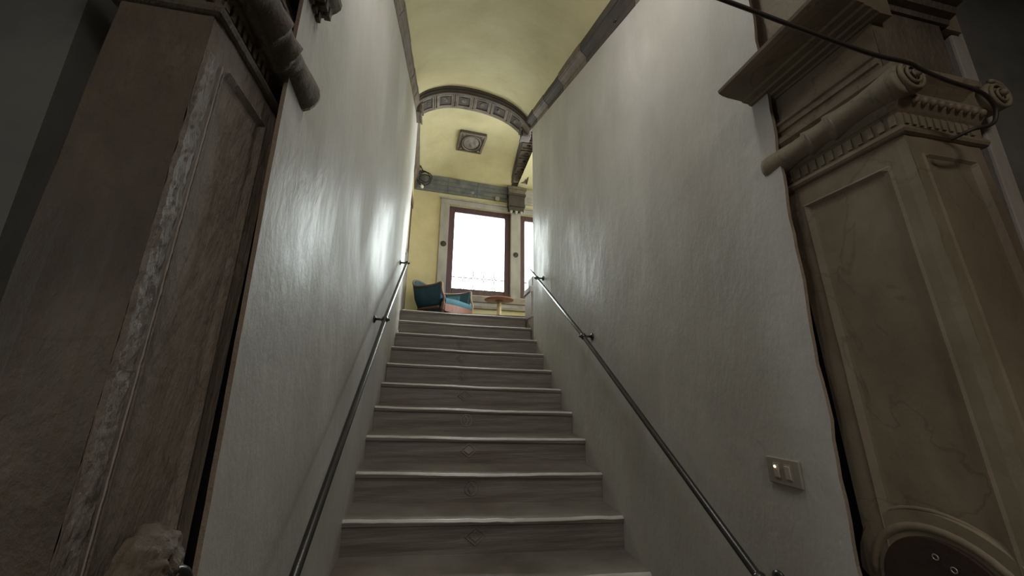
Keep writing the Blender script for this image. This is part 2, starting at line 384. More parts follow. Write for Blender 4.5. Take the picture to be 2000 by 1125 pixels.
# end and rear walls (outside the frame, they close the room)
mb = MB(); mb.box((3.95,4.45,2.1),(4.15,7.2,3.05)); mb.box((3.95,4.45,4.85),(4.15,7.2,5.9)); mb.box((3.95,4.45,3.05),(4.15,4.9,4.85)); mb.box((3.95,6.2,3.05),(4.15,7.2,4.85)); struct(mb.build('wall_landing_right', yellow))
mb = MB(); mb.box((4.04,4.9,3.05),(4.045,6.2,4.85)); struct(mb.build('window_4', glass))  # unseen window, added to brighten the landing
struct(bx((1.46,4.45,2.1),(3.95,4.60,5.9)).build('wall_landing_rear', yellow))
struct(MB().box((-0.75,4.22,5.34),(1.2,4.5,6.3)).build('wall_over_arch', arch_dark))
struct(MB().box((-0.9,4.3,5.75),(4.2,7.2,5.95)).build('ceiling_upper_slab', void))
# window wall, with openings
def skew(p, x):  # p depth behind the face
    return wy(x)+p
def wall_piece(mb, xa, xb, za, zb, d0=0.0, d1=0.34):
    mb.hexa([(xa,wy(xa)+d0,za),(xb,wy(xb)+d0,za),(xb,wy(xb)+d1,za),(xa,wy(xa)+d1,za),(xa,wy(xa)+d0,zb),(xb,wy(xb)+d0,zb),(xb,wy(xb)+d1,zb),(xa,wy(xa)+d1,zb)])
    return mb
WIN = [(0.125,1.30),(1.49,2.665),(2.855,4.03-0.15)]  # the third window is unseen, added to give more light
ZB, ZT = 3.035, 4.715
m = MB(); wall_piece(m, -0.8, 0.125, 2.1, 5.6); wall_piece(m, 0.125, 4.1, 2.1, ZB); wall_piece(m, 0.125, 4.1, ZT, 5.6)
wall_piece(m, 1.30, 1.49, ZB, ZT); wall_piece(m, 2.665, 2.855, ZB, ZT); wall_piece(m, 3.88, 4.1, ZB, ZT)
struct(m.build('wall_window', yellow))
# stone surrounds
def stone_strip(name, xa, xb, za, zb, d=0.03, m_=frame_stone, parent=None, dd=0.0):
    mb = MB(); wall_piece(mb, xa, xb, za, zb, -d, dd); return mb
sur = empty('trim_3', (0.7, wy(0.7), 3.0)); struct(sur)
for xa, xb, za, zb, d in [(-0.035,0.125,ZB-0.02,ZT,0.03),(-0.035,1.30,ZT,ZT+0.10,0.03),(-0.055,1.36,ZT+0.10,ZT+0.135,0.05),(1.30,1.49,ZB-0.02,ZT+0.02,0.035),(1.49,2.70,ZT,ZT+0.10,0.03),(2.665,2.855,ZB-0.02,ZT,0.03),(1.40,2.75,ZT+0.10,ZT+0.135,0.05)]:
    o = local(stone_strip('s', xa, xb, za, zb, d).build('stone', frame_stone, sur, 0.006), sur)
# sill courses
for xa, xb, za, zb, d, mm in [(-0.10,4.0,ZB-0.13,ZB-0.02,0.05,sill_m),(-0.06,4.0,ZB-0.20,ZB-0.13,0.025,frame_stone),(-0.10,4.0,ZB-0.245,ZB-0.20,0.04,sill_m)]:
    local(stone_strip('s', xa, xb, za, zb, d).build('sill_stone', mm, sur, 0.006), sur)
# carved round paterae on the jambs
for x, z in ((0.045, 3.93), (1.395, 3.86)):
    m = MB(); m.lathe([(0,0.052),(0.010,0.050),(0.014,0.042),(0.008,0.036),(0.006,0.030),(0.016,0.022),(0.020,0.0)], (x, wy(x)-0.032, z), (0,-1,0), 20)
    local(m.build('patera', arch_dark, sur), sur)

def window(n, xa, xb):
    w = empty('window_%d' % n, ((xa+xb)/2, wy((xa+xb)/2)+0.1, ZB)); struct(w)
    D0, D1 = 0.05, 0.12
    fw_, fr = 0.105, 0.10
    for a, b, c, d in [(xa,xa+fw_,ZB,ZT),(xb-fw_,xb,ZB,ZT),(xa+fw_,xb-fw_,ZB,ZB+0.115),(xa+fw_,xb-fw_,ZT-0.10,ZT)]:
        mb = MB(); wall_piece(mb, a, b, c, d, D0, D1)
        local(mb.build('frame_rail', red_wood, w, 0.008), w)
    mb = MB()  # glazing bead
    gx0, gx1, gz0, gz1 = xa+fw_, xb-fw_, ZB+0.115, ZT-0.10
    N_ = 5; cw = (gx1-gx0)/N_; rowz = gz0+0.215; hz_ = rowz+0.15
    dp = D0+0.035
    def P(x, z): return (x, wy(x)+dp, z)
    # panes: one per lattice cell in the lower row, tall ones above
    rows = [gz0, rowz, hz_] + [hz_+(gz1-hz_)*k/4 for k in (1,2,3,4)]
    pm = None
    for i in range(N_):
        for a, b in zip(rows, rows[1:]):
            x0, x1 = gx0+i*cw+0.001, gx0+(i+1)*cw-0.001
            o = local(MB().hexa([(x0,wy(x0)+dp,a+.001),(x1,wy(x1)+dp,a+.001),(x1,wy(x1)+dp+.003,a+.001),(x0,wy(x0)+dp+.003,a+.001),(x0,wy(x0)+dp,b-.001),(x1,wy(x1)+dp,b-.001),(x1,wy(x1)+dp+.003,b-.001),(x0,wy(x0)+dp+.003,b-.001)]).build('pane', glass, w), w)
    m_ = MB(); r = 0.0085
    m_.tube([P(gx0,hz_),P(gx1,hz_)], 0.004, 6)
    for i in range(N_+0):
        x0, x1 = gx0+i*cw, gx0+(i+1)*cw
        m_.tube([P(x0+(0.03 if i else 0),rowz),P(x1-(0.03 if i < N_-1 else 0),rowz)], r, 6)
    for i in range(1, N_):
        x = gx0+i*cw
        m_.tube([P(x,gz0+0.035),P(x,rowz-0.045)], r, 6); m_.tube([P(x,rowz+0.045),P(x,hz_)], r, 6)
        m_.tube([P(x-0.03,gz0),P(x,gz0+0.04),P(x+0.03,gz0)], r, 6)
        m_.tube([P(x,hz_),P(x,gz1)], 0.0022, 6)
        for z in rows[3:-1]:
            m_.tube([P(x-0.02,z),P(x+0.02,z)], 0.0022, 6)
    for i in (0, N_): 
        x = gx0+i*cw+(0.012 if i == 0 else -0.012); s = 1 if i == 0 else -1
        m_.tube([P(x,rowz+0.03),P(x+s*0.028,rowz),P(x,rowz-0.03)], 0.005, 6)
    local(m_.build('lead_came', lead, w), w)
    for i in range(1, N_):
        x = gx0+i*cw; mm = MB(); mm.tube([P(x-0.031,rowz),P(x,rowz+0.046),P(x+0.031,rowz),P(x,rowz-0.046)], 0.011, 6, closed=True, smooth=False)
        local(mm.build('diamond_came', gilt_lead, w), w)
    return w
for i, (a, b) in enumerate(WIN): window(i+1, a, b)

# slate-grey cornice on the window wall
CB, CT = 4.93, 5.20
cor = empty('trim_4', (0.4, wy(0.4), CB)); struct(cor)
def cornice_run(xa, xb, parent, m_, nm='stone'):
    pr = [(0.0,CB-0.0),(0.02,CB),(0.025,CB+0.05),(0.04,CB+0.06),(0.045,CB+0.13),(0.06,CB+0.14),(0.085,CB+0.19),(0.10,CB+0.20),(0.105,CT),(0.0,CT+0.03)]
    rings = [[(x, wy(x)-p, z) for p, z in pr] for x in [xa+(xb-xa)*t/6 for t in range(7)]]
    mb = MB(); mb.sweep(rings); return local(mb.build(nm, m_, parent), parent)
cornice_run(-0.50, 0.075, cor, blue_stone); cornice_run(0.08, 0.62, cor, blue_stone); cornice_run(0.625, 1.22, cor, blue_stone)
cornice_run(1.50, 2.5, cor, frame_stone); cornice_run(2.51, 3.95, cor, frame_stone)
# worn pale patches on it
for x, z, a, b in ((0.53,CB+0.075,0.035,0.03),(1.02,CB+0.03,0.05,0.012)):
    m = MB(); m.lathe([(0,a),(0.004,a*0.9),(0.006,0)], (x, wy(x)-0.043, z), (0,-1,0), 9); o = local(m.build('plaster_patch', frame_stone, cor), cor)
# brown cornice along the left wall of the landing
pr = [(-0.02,4.93),(0.015,4.93),(0.02,4.98),(0.05,5.00),(0.055,5.06),(0.075,5.08),(0.09,5.15),(0.10,5.16),(0.10,5.20),(-0.02,5.24)]
cl = empty('trim_5', (-0.47, 4.5, 4.93)); struct(cl)
cuts = [4.48, 5.05, 5.62, 6.36]
for a, b in zip(cuts, cuts[1:]):
    rings = []
    for t in range(5):
        y = a+0.003+(b-a-0.006)*t/4; xw = -0.455-0.085*(y-4.5)/2.1
        dz = 0
        rings.append([(xw+p*0.75, y, z) for p, z in pr])
    mb = MB(); mb.sweep(rings); local(mb.build('stone', arch_stone, cl), cl)

# corbel capital between the windows, carrying the cross arch
xc0, xc1 = 1.215, 1.555
cb = empty('corbel', (1.385, wy(1.385), 4.74)); tag(cb, 'dark carved stone corbel between the two upper windows, under the cross arch', 'corbel')
def cblock(x0, x1, z0, z1, d, nm, mm=arch_dark):
    mb = MB(); wall_piece(mb, x0, x1, z0, z1, -d, 0); return local(mb.build(nm, mm, cb, 0.006), cb)
cblock(xc0+0.02, xc1-0.02, 4.72, 4.80, 0.13, 'neck'); cblock(xc0, xc1, 4.80, 4.84, 0.17, 'band')
cblock(xc0+0.01, xc1-0.01, 4.84, 5.02, 0.16, 'block'); cblock(xc0-0.01, xc1+0.01, 5.02, 5.06, 0.19, 'band')
cblock(xc0-0.0, xc1+0.0, 5.06, 5.14, 0.18, 'block', arch_stone); cblock(xc0-0.025, xc1+0.02, 5.14, 5.19, 0.21, 'abacus', arch_stone)
for k in range(3):
    x = xc0+0.07+k*0.10
    mb = MB(); mb.lathe([(0,0.025),(0.02,0.03),(0.05,0.02),(0.07,0.0)], (x, wy(x)-0.11, 4.725), (0,0.3,-1), 10); local(mb.build('leaf_drop', frame_stone, cb), cb)

# cross arch running from the stair arch to the corbel
xa_ = empty('cross_arch', (1.33, 5.4, 5.3)); tag(xa_, 'narrow coffered stone arch dropping to the corbel beside the right upper window', 'arch')
def cax(y): return 1.135+0.065*(y-4.5)      # left edge of the band
def caz(y):
    t = (y-5.38)/0.95
    return 5.17+0.20*math.sqrt(max(0, 1-min(1,abs(t))**2.2))
ys = [4.46+i*(6.26-4.46)/48 for i in range(49)]
BW = 0.33
m = MB(); m.sweep([[(cax(y)-0.0,y,caz(y)+0.16),(cax(y)-0.0,y,caz(y)+0.010),(cax(y)+BW,y,caz(y)+0.010),(cax(y)+BW,y,caz(y)+0.16)] for y in ys])
local(m.build('arch_ring', arch_stone, xa_), xa_)
for off in (0.012, BW-0.032):
    m = MB(); m.sweep([[(cax(y)+off,y,caz(y)+0.011),(cax(y)+off,y,caz(y)-0.006),(cax(y)+off+0.022,y,caz(y)-0.006),(cax(y)+off+0.022,y,caz(y)+0.011)] for y in ys])
    local(m.build('border_rib', arch_dark, xa_), xa_)
for k in range(8):
    yc = 4.60+k*0.222; hl = 0.088
    if yc+hl > 6.26: break
    def seg(y0, y1, x0, x1, lo, hi, n=3):
        return [[(cax(y)+x0,y,caz(y)+hi),(cax(y)+x0,y,caz(y)+lo),(cax(y)+x1,y,caz(y)+lo),(cax(y)+x1,y,caz(y)+hi)] for y in [y0+(y1-y0)*t/n for t in range(n+1)]]
    m = MB(); m.sweep(seg(yc-hl,yc-hl+0.022,0.05,BW-0.05,-0.008,0.011)); m.sweep(seg(yc+hl-0.022,yc+hl,0.05,BW-0.05,-0.008,0.011))
    m.sweep(seg(yc-hl,yc+hl,0.05,0.07,-0.008,0.011)); m.sweep(seg(yc-hl,yc+hl,BW-0.07,BW-0.05,-0.008,0.011))
    f_ = local(m.build('coffer_frame', arch_stone, xa_), xa_)
    m = MB()
    m.lathe([(0,0.034),(0.010,0.030),(0.016,0.016),(0.020,0.0)], (cax(yc)+BW/2, yc, caz(yc)+0.012), (0,0,-1), 12)
    o = m.build('rosette', arch_dark, f_)
# plaster spandrel of the bay over the cross arch
def bayz(x, y):
    u = max(0, (0.42-x)/0.86); v = max(0, (y-5.35)/1.0)
    t = min(1.0, (u**5+v**5)**(1/5))
    z = 5.20+0.27*(1-t**2.2)
    up_ = max(0, (x-0.42)/0.75)
    zr = min(z, caz(y)+0.03)
    return z-(z-zr)*min(1, up_)**2.5
m = MB()
m.grid(lambda a, b: (-0.46+a*(cax(4.46+b*1.93)+0.02+0.46), 4.46+b*1.93, bayz(-0.46+a*(cax(4.46+b*1.93)+0.02+0.46), 4.46+b*1.93)), 44, 44)
m.build('ceiling_landing_vault', yellow)['kind'] = 'structure'
m = MB()
m.grid(lambda a, b: (1.40+a*2.6, 4.5+b*2.2, 5.24+0.32*(1-abs(2*a-1)**2.4)*(1-max(0,(b-0.4)/0.6)**2.4)), 30, 30)
m.build('ceiling_landing_vault_next', yellow)['kind'] = 'structure'

# medallion on the vault
mc = (0.405, 5.47); 
md = empty('ceiling_medallion', (mc[0], mc[1], bayz(*mc)-0.026)); md.rotation_euler = (math.radians(2), 0, math.radians(5)); tag(md, 'square carved stone panel with oval portrait relief on the yellow vault', 'medallion')
hx, hy_ = 0.215, 0.265
bx((-hx,-hy_,-0.012),(hx,hy_,0.03)).build('slab', arch_dark, md, 0.004)
m = MB()
for a, b in (((-hx,-hy_,-0.024),(hx,-hy_+0.03,-0.010)),((-hx,hy_-0.03,-0.024),(hx,hy_,-0.010)),((-hx,-hy_+0.03,-0.024),(-hx+0.03,hy_-0.03,-0.010)),((hx-0.03,-hy_+0.03,-0.024),(hx,hy_-0.03,-0.010))): m.box(a, b)
m.build('border', arch_stone, md, 0.004)
m = MB(); m.tube([(0.155*math.cos(t*math.pi/16), 0.205*math.sin(t*math.pi/16), -0.016) for t in range(32)], 0.014, 8, closed=True); m.build('oval_ring', arch_stone, md)
m = MB()
m.grid(lambda a, b: (0.125*b*math.cos(a*2*math.pi), 0.17*b*math.sin(a*2*math.pi), -0.014-0.018*max(0, noise.noise(Vector((b*math.cos(a*6.283)*2.2, b*math.sin(a*6.283)*2.2, 4)))+0.35)*(1-b**4)), 40, 14)
m.build('portrait_relief', relief_stone, md)
m = MB()
for sx in (-1,1):
    for sy in (-1,1): m = MB(); m.lathe([(0,0.03),(0.010,0.024),(0.014,0.0)], (sx*0.155, sy*0.205, -0.012), (0,0,-1), 8); m.build('corner_leaf', arch_stone, md)

# timber door frame in the left landing wall
grey_wood = mat('grey_brown_door_wood', (0.16,0.135,0.10), 0.6, scale=5, stretch=(4,4,0.5))
df = empty('door_1', (-0.47, 4.95, FL)); struct(df)
local(bx((-0.50,4.61,FL),(-0.4475,4.79,4.9)).build('jamb_stone', frame_stone, df, 0.005), df)
local(bx((-0.51,4.93,FL),(-0.472,5.62,3.4)).build('door_leaf', grey_wood, df, 0.005), df)
local(bx((-0.50,4.80,3.2),(-0.448,4.93,4.25)).build('door_frame', dark_wood, df, 0.005), df)
local(bx((-0.51,5.62,FL),(-0.482,5.72,4.25)).build('door_frame', dark_wood, df, 0.005), df)
local(bx((-0.51,4.80,4.25),(-0.47,5.72,4.36)).build('door_head', dark_wood, df, 0.005), df)

# stone pedestal at the head of the stairs, right
pd = empty('stone_pedestal', (1.22, 4.45, 2.2)); tag(pd, 'grey stone pedestal block at the top of the stairs against the right wall', 'pedestal')
local(bx((1.112,4.22,2.302),(1.45,4.56,2.62)).build('block', worn_stone, pd, 0.008), pd)
local(MB().hexa([(1.095,4.28,2.62),(1.45,4.28,2.62),(1.45,4.58,2.62),(1.095,4.58,2.62),(1.105,4.28,2.70),(1.45,4.28,2.70),(1.45,4.58,2.70),(1.105,4.58,2.70)]).build('coping', frame_stone, pd, 0.01), pd)
local(bx((1.15,4.33,2.70),(1.45,4.55,2.84)).build('block', worn_stone, pd, 0.012), pd)
struct(bx((1.17,4.16,2.0),(1.42,4.60,4.86)).build('wall_pier', dark_wood)) if False else None

# ------------------------------------------------------------------ staircase
st = empty('staircase', ((XL+XR)/2, Y0, 0)); tag(st, 'worn grey stone staircase rising between two plaster walls', 'stairs')
def nose(n, x): return Y0+n*G+SK*(x-XL), Z0+n*RI+TI*(x-XL)
stones = []
for n in range(-3, 11):
    x0, x1 = XL+0.001, XR-0.001
    NX = 40; rings = []
    depth = G+0.06 if n < 10 else 0.10
    for i in range(NX+1):
        x = x0+(x1-x0)*i/NX; y, z = nose(n, x)
        wob = 0.0055*noise.noise(Vector((x*2.3, n*3.1, 0)))+0.0022*noise.noise(Vector((x*14, n*7.7, 1)))
        sag = -0.007*math.exp(-((x-0.35)/0.45)**2)
        zz = z+wob+sag; yw = y+0.5*wob
        zb = z-RI
        rings.append([(x,y+depth,zb-0.05),(x,y+0.012,zb-0.05),(x,y+0.010,zb),(x,y+0.010,z-0.036),(x,yw+0.001,z-0.033),(x,yw-0.001,zz-0.016),(x,yw+0.005,zz-0.007),(x,yw+0.014,zz-0.002),(x,yw+0.05,zz+0.001),(x,y+depth,z+0.001)])
    mb = MB(); mb.sweep(rings, smooth=False); s_ = local(mb.build('step', stair_stone, st), st)
    mb = MB(); rr = []
    for r in rings: rr.append([(r[5][0], r[5][1]+0.017*(1-math.sin(q*math.pi/16*0.98+0.02))-0.0012, r[5][2]+0.004+0.0128*math.cos(q*math.pi/16)-0.001) for q in range(8,-1,-1)])
    mb.sweep(rr, closed_prof=False, caps=False, smooth=True); e_ = mb.build('worn_edge_highlight', edge_highlight, s_)
    # carved emblem in the middle of each riser
    if 0 <= n <= 8:
        xm = 0.27+0.012*n*0; y, z = nose(n, xm); zc = z-0.088; yf = y+0.009
        mb = MB(); pale = n in (3, 4)
        if n % 2 == 1:
            a, b = 0.055, 0.042
            for s1 in (1.0, 0.55): mb.tube([(xm-a*s1,yf,zc),(xm,yf,zc+b*s1),(xm+a*s1,yf,zc),(xm,yf,zc-b*s1)], 0.0034, 6, closed=True, smooth=False)
            mb.add([(xm-a*.5,yf-.002,zc),(xm,yf-.002,zc+b*.5),(xm+a*.5,yf-.002,zc),(xm,yf-.002,zc-b*.5)], [(0,1,2,3)])
        else:
            mb.tube([(xm+0.042*math.cos(t*math.pi/10),yf,zc+0.042*math.sin(t*math.pi/10)) for t in range(20)], 0.003, 6, closed=True)
            mb.tube([(xm-0.004,yf,zc+0.035),(xm+0.014,yf-0.001,zc),(xm-0.004,yf,zc-0.035),(xm-0.022,yf-0.001,zc)], 0.004, 6, closed=True)
        e_ = mb.build('carved_emblem', worn_stone if pale else stair_stone, s_)

# ------------------------------------------------------------------ handrails
def handrail(name, pts, side, label, brackets, col):
    xw = XL if side < 0 else XR
    root = empty(name, (xw, pts[0][1], pts[0][2])); tag(root, label, 'handrail', )
    m = MB(); m.tube(pts, 0.0145, 12); local(m.build('rail', iron, root), root)
    P = [Vector(p) for p in pts]
    for yb in brackets:
        for a, b in zip(P, P[1:]):
            if a.y <= yb <= b.y: t = (yb-a.y)/(b.y-a.y); c = a.lerp(b, t); d = (b-a).normalized()
        sgn = side
        m = MB(); m.tube([(xw-side*0.003,c.y,c.z),(c.x,c.y,c.z)], 0.0085, 10); br = local(m.build('bracket', iron, root), root)
        m = MB(); m.lathe([(0,0.026),(0.006,0.026),(0.010,0.018),(0.014,0.011)], (xw+0.0*side,c.y,c.z), (-side,0,0), 16); o = m.build('wall_plate', iron, br)
        m = MB(); m.tube([c-d*0.022, c-d*0.014, c+d*0.014, c+d*0.022], [0.017,0.0215,0.0215,0.017], 14); m.lathe([(0,0.009),(0.008,0.011),(0.014,0.006),(0.016,0)], (c.x-side*0.018,c.y,c.z), (-side,0,0), 10)
        m.build('collar', iron, br)
    return root
handrail('handrail', [(XL+0.07,0.92,0.780),(XL+0.07,1.279,1.028),(XL+0.07,2.622,1.958),(XL+0.07,3.934,2.784)], -1, 'black iron handrail on brackets along the left plaster wall', [1.1,2.615,3.90], 0)
handrail('handrail', [(XR-0.07,1.10,0.912),(XR-0.07,1.169,0.961),(XR-0.07,2.532,1.891),(XR-0.07,4.0,2.813)], 1, 'black iron handrail on brackets along the right plaster wall', [1.155,2.50,3.72], 0)

# ------------------------------------------------------------------ light switch
sw = empty('light_switch', (XR-0.004, 1.075, 1.281), 0); tag(sw, 'ivory light switch plate with two rockers and a glowing pilot, on the right wall', 'switch')
sw.rotation_euler = (math.radians(-1.5), 0, 0)
bx((-0.006,-0.0585,-0.0395),(0.004,0.0585,0.0395)).build('plate', plastic, sw, 0.003)
for k, y in enumerate((0.020, -0.020)):
    fr = bx((-0.0075,y-0.012,-0.0235),(-0.004,y+0.012,0.0235)).build('insert', plastic, sw, 0.001)
    rk = MB().hexa([(-0.010,y-0.0085,-0.019),(-0.006,y-0.0085,-0.019),(-0.006,y+0.0085,-0.019),(-0.010,y+0.0085,-0.019),(-0.0135,y-0.0085,0.019),(-0.006,y-0.0085,0.019),(-0.006,y+0.0085,0.019),(-0.0135,y+0.0085,0.019)]).build('rocker', plastic2, sw, 0.001)
    if k == 0:
        m = MB(); m.lathe([(0,0.0042),(0.002,0.0038),(0.003,0)], (-0.0128,y,0.013), (-1,0,0), 12); m.build('pilot_light', neon, rk)

# ------------------------------------------------------------------ portal pilasters
def portal(side):
    o = side
    if o > 0: X0, yF, yR = 1.16, 0.610, 0.950
    else: X0, yF, yR = -0.460, 0.688, 0.992
    ZN = 2.195 if o > 0 else 2.262
    def W3(a, y, z): return (X0+o*a, y+0.040*min(0, z-ZN), z)      # a: outward from the inner face
    root = empty('portal_pilaster', (X0+o*0.15, (yF+yR)/2, 0))
    tag(root, 'right stone pilaster with scrolled capital and jutting cornice, beside the switch wall' if o > 0 else 'left stone pilaster with rough bright arris and scrolled capital', 'pilaster')
    def put(mb, nm, m_, bev=0.0): return local(mb.build(nm, m_, root, bev), root)
    depth = 0.27 if o > 0 else 0.16
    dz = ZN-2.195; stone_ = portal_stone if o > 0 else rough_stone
    # --- shaft: inner face with recessed panel, front face with recessed panel
    def frame_surface(mb, w0, w1, z0, z1, mapf, b0, b1, bz, rough=0.0):
        """surface in (w,z) with recessed panel; mapf(w,z,d) -> point, d = depth into the stone"""
        wsx = [w0, w0+b0*0.45, w0+b0, w0+b0+0.006, w0+b0+0.022, w0+b0+0.030]
        n_in = 14
        inner0, inner1 = wsx[-1], w1-b1-0.030
        W_ = wsx+[inner0+(inner1-inner0)*k/n_in for k in range(1, n_in)]+[inner1, w1-b1-0.022, w1-b1-0.006, w1-b1, w1-b1*0.45, w1]
        nzz = 120
        Z_ = [z0+(z1-z0)*k/nzz for k in range(nzz+1)]+[z1-bz-0.03, z1-bz-0.022, z1-bz-0.006, z1-bz]
        Z_ = sorted(set(Z_))
        def ins(w, z):
            e = min(w-(w0+b0), (w1-b1)-w, (z1-bz)-z)
            if e <= 0: return 0.0
            if e <= 0.0061: return -0.003
            if e <= 0.0225: return 0.002+0.005*(e-0.006)/0.016
            return 0.008
        vs = []; 
        for w in W_:
            for z in Z_:
                vs.append(mapf(w, z, ins(w, z)))
        nz2 = len(Z_)
        fs = [(i*nz2+j, (i+1)*nz2+j, (i+1)*nz2+j+1, i*nz2+j+1) for i in range(len(W_)-1) for j in range(nz2-1)]
        mb.add(vs, fs)
    mb = MB()
    def inner_map(w, z, d):
        n = 0.0015*noise.noise(Vector((w*22, z*7, 2)))
        if o < 0:   # rough chiselled arris band
            k = max(0, 1-(w-yF)/0.085); n += k*0.006*noise.noise(Vector((w*40, z*22, 5)))
        return W3(d+n+(0.004*(1-min(1,(w-yF)/0.01)) if w < yF+0.01 else 0), w + (0.003*noise.noise(Vector((z*18, 1, 1))) if w < yF+0.002 else 0), z)
    frame_surface(mb, yF, yR, 0.0, ZN, inner_map, 0.045 if o > 0 else 0.05, 0.050, 0.075)
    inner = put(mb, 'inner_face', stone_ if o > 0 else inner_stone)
    mb = MB()
    frame_surface(mb, 0.0, depth, 0.0, ZN, lambda w, z, d: W3(w+(0.004 if w < 0.001 else 0), yF+d*(0.9 if o > 0 else 0.25)+0.0015*noise.noise(Vector((w*20, z*6, 9)))+(0.003*noise.noise(Vector((z*18,1,1))) if w < 0.002 else 0), z), 0.04, 0.03, 0.06)
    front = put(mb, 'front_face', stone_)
    mb = MB(); mb.add([W3(depth,yF,0),W3(depth,yR,0),W3(depth,yR,ZN),W3(depth,yF,ZN),W3(0.0,yR,0),W3(0.0,yR,ZN)], [(0,1,2,3),(1,4,5,2)])
    put(mb, 'rear_face', void)
    if o < 0:
        # chiselled arris, proud of the face; its pale colour paints the window's light
        mb = MB(); NZ = 260; vs = []; fs = []; NW = 10
        for j in range(NZ+1):
            z = 0.9+(2.17-0.9)*j/NZ
            wid = 0.040+0.004*noise.noise(Vector((z*25, 0, 3)))
            for i in range(NW+1):
                t = i/NW; y = yF+0.001+wid*t; d = -0.002-0.0028*noise.noise(Vector((y*120, z*38, 2)))-0.0018*noise.noise(Vector((y*300, z*90, 6)))
                if i == NW: d = 0.006
                if i == 0: d = 0.004+0.003*noise.noise(Vector((z*30, 2, 2)))
                vs.append(W3(d, y, z))
        fs = [(j*(NW+1)+i, j*(NW+1)+i+1, (j+1)*(NW+1)+i+1, (j+1)*(NW+1)+i) for j in range(NZ) for i in range(NW)]
        mb.add(vs, fs); put(mb, 'chiselled_arris', chisel_stone)
        mb = MB(); mb.tube([W3(-0.0035+0.001*noise.noise(Vector((j*0.7, 1, 1))), yF+0.046+0.0008*noise.noise(Vector((j*0.4, 3, 1))), 0.9+1.27*j/120) for j in range(121)], [0.0013+0.0007*noise.noise(Vector((j*0.5,7,1))) for j in range(121)], 6); put(mb, 'lit_bead', worn_stone)  # pale colour paints the lit line along this ridge
    # --- mitred runs round the corner: profile (projection p, z)
    def run(pr, nm, m_, yend=yR, aend=depth+0.02, flush=False, bev=0):
        mb = MB()
        base = min(p for p, z in pr)
        rings = []
        for t in range(9):
            y = yend+(yF-yend)*t/8
            if t < 8: rings.append([W3(-p+0.0012*noise.noise(Vector((y*30, z*60, 1))), y, z) for p, z in pr])
        if flush: rings.append([W3(-p, yF-(0.03 if nm == 'cornice' else 0.0), z) for p, z in pr])
        else: rings.append([W3(-p, yF-p, z) for p, z in pr])
        for t in range(1, 1 if flush else 5): rings.append([W3(aend*t/4, yF-p, z) for p, z in pr])
        mb.sweep(rings); return put(mb, nm, m_, bev)
    run([(-0.03,ZN-0.012),(0.004,ZN-0.012),(0.010,ZN-0.009),(0.014,ZN-0.002),(0.013,ZN+0.006),(0.008,ZN+0.011),(0.003,ZN+0.013),(0.003,ZN+0.018),(-0.03,ZN+0.018)], 'astragal', stone_)
    run([(-0.03,ZN+0.016),(0.002,ZN+0.016),(0.004,ZN+0.052),(0.010,ZN+0.058),(-0.03,ZN+0.060)], 'neck_band', stone_)
    # flutes on the neck
    fl = None
    nfl = 13
    def flute_mesh(): 
        mb = MB(); mb.hexa([(-0.0065,-0.0055,0),(0.0065,-0.0055,0),(0.0065,0,0),(-0.0065,0,0),(-0.0065,-0.0045,0.032),(0.0065,-0.0045,0.032),(0.0065,0,0.036),(-0.0065,0,0.036)]); return mb.mesh('flute')
    fm = flute_mesh(); fm.materials.append(stone_)
    for k in range(nfl):
        y = yF+0.012+k*(yR-yF-0.024)/(nfl-1)
        f_ = link('flute', fm, None, root); f_.location = Vector(W3(-0.002, y, ZN+0.019))-Vector(root.location); f_.rotation_euler = (0,0, -math.pi/2 if o > 0 else math.pi/2)
    for k in range(int(depth/0.026)):
        f_ = link('flute', fm, None, root); f_.location = Vector(W3(0.016+k*0.026, yF-0.002, ZN+0.019))-Vector(root.location)
    # bolster: turned scroll lying along y
    zc = ZN+0.108
    L0, L1 = yF-0.045, yR+(0.022 if o > 0 else 0.035)
    pts = []
    base_r = [(0.0,0.034),(0.012,0.043),(0.05,0.044),(0.12,0.040),(0.22,0.036),(0.30,0.037),(0.38,0.042),(0.425,0.045),(0.435,0.037),(0.50,0.036),(0.56,0.040),(0.605,0.044),(0.615,0.036),(0.70,0.037),(0.80,0.040),(0.90,0.044),(0.96,0.046),(0.988,0.044),(1.0,0.034)]
    mb = MB(); N_ = 20; vs = []; fs = []
    tt = [i/160 for i in range(161)]
    ac = -0.018 if o > 0 else -0.030
    for t in tt:
        y = L0+(L1-L0)*t; zz = zc-0.022*t*(1 if o > 0 else 0.4) + (0.012 if o > 0 else 0.0)
        for j in range(N_):
            an = 2*math.pi*j/N_; k_ = math.sin(math.pi*min(1,max(0,(t-0.1)/0.8))); r = interp(base_r, t+0.05*k_*math.cos(2*an+0.8)); lf = 1
            rr = r*lf*(1.0 if o > 0 else 1.28)+0.0012*noise.noise(Vector((t*20, an*2, 3)))
            vs.append(W3(ac-rr*math.cos(an), y, zz+rr*math.sin(an)*1.0))
    for i in range(160):
        for j in range(N_): fs.append((i*N_+j, i*N_+(j+1) % N_, (i+1)*N_+(j+1) % N_, (i+1)*N_+j))
    fs += [tuple(range(N_)), tuple(range(160*N_, 161*N_))]
    mb.add(vs, fs, True); bo = put(mb, 'bolster', stone_)
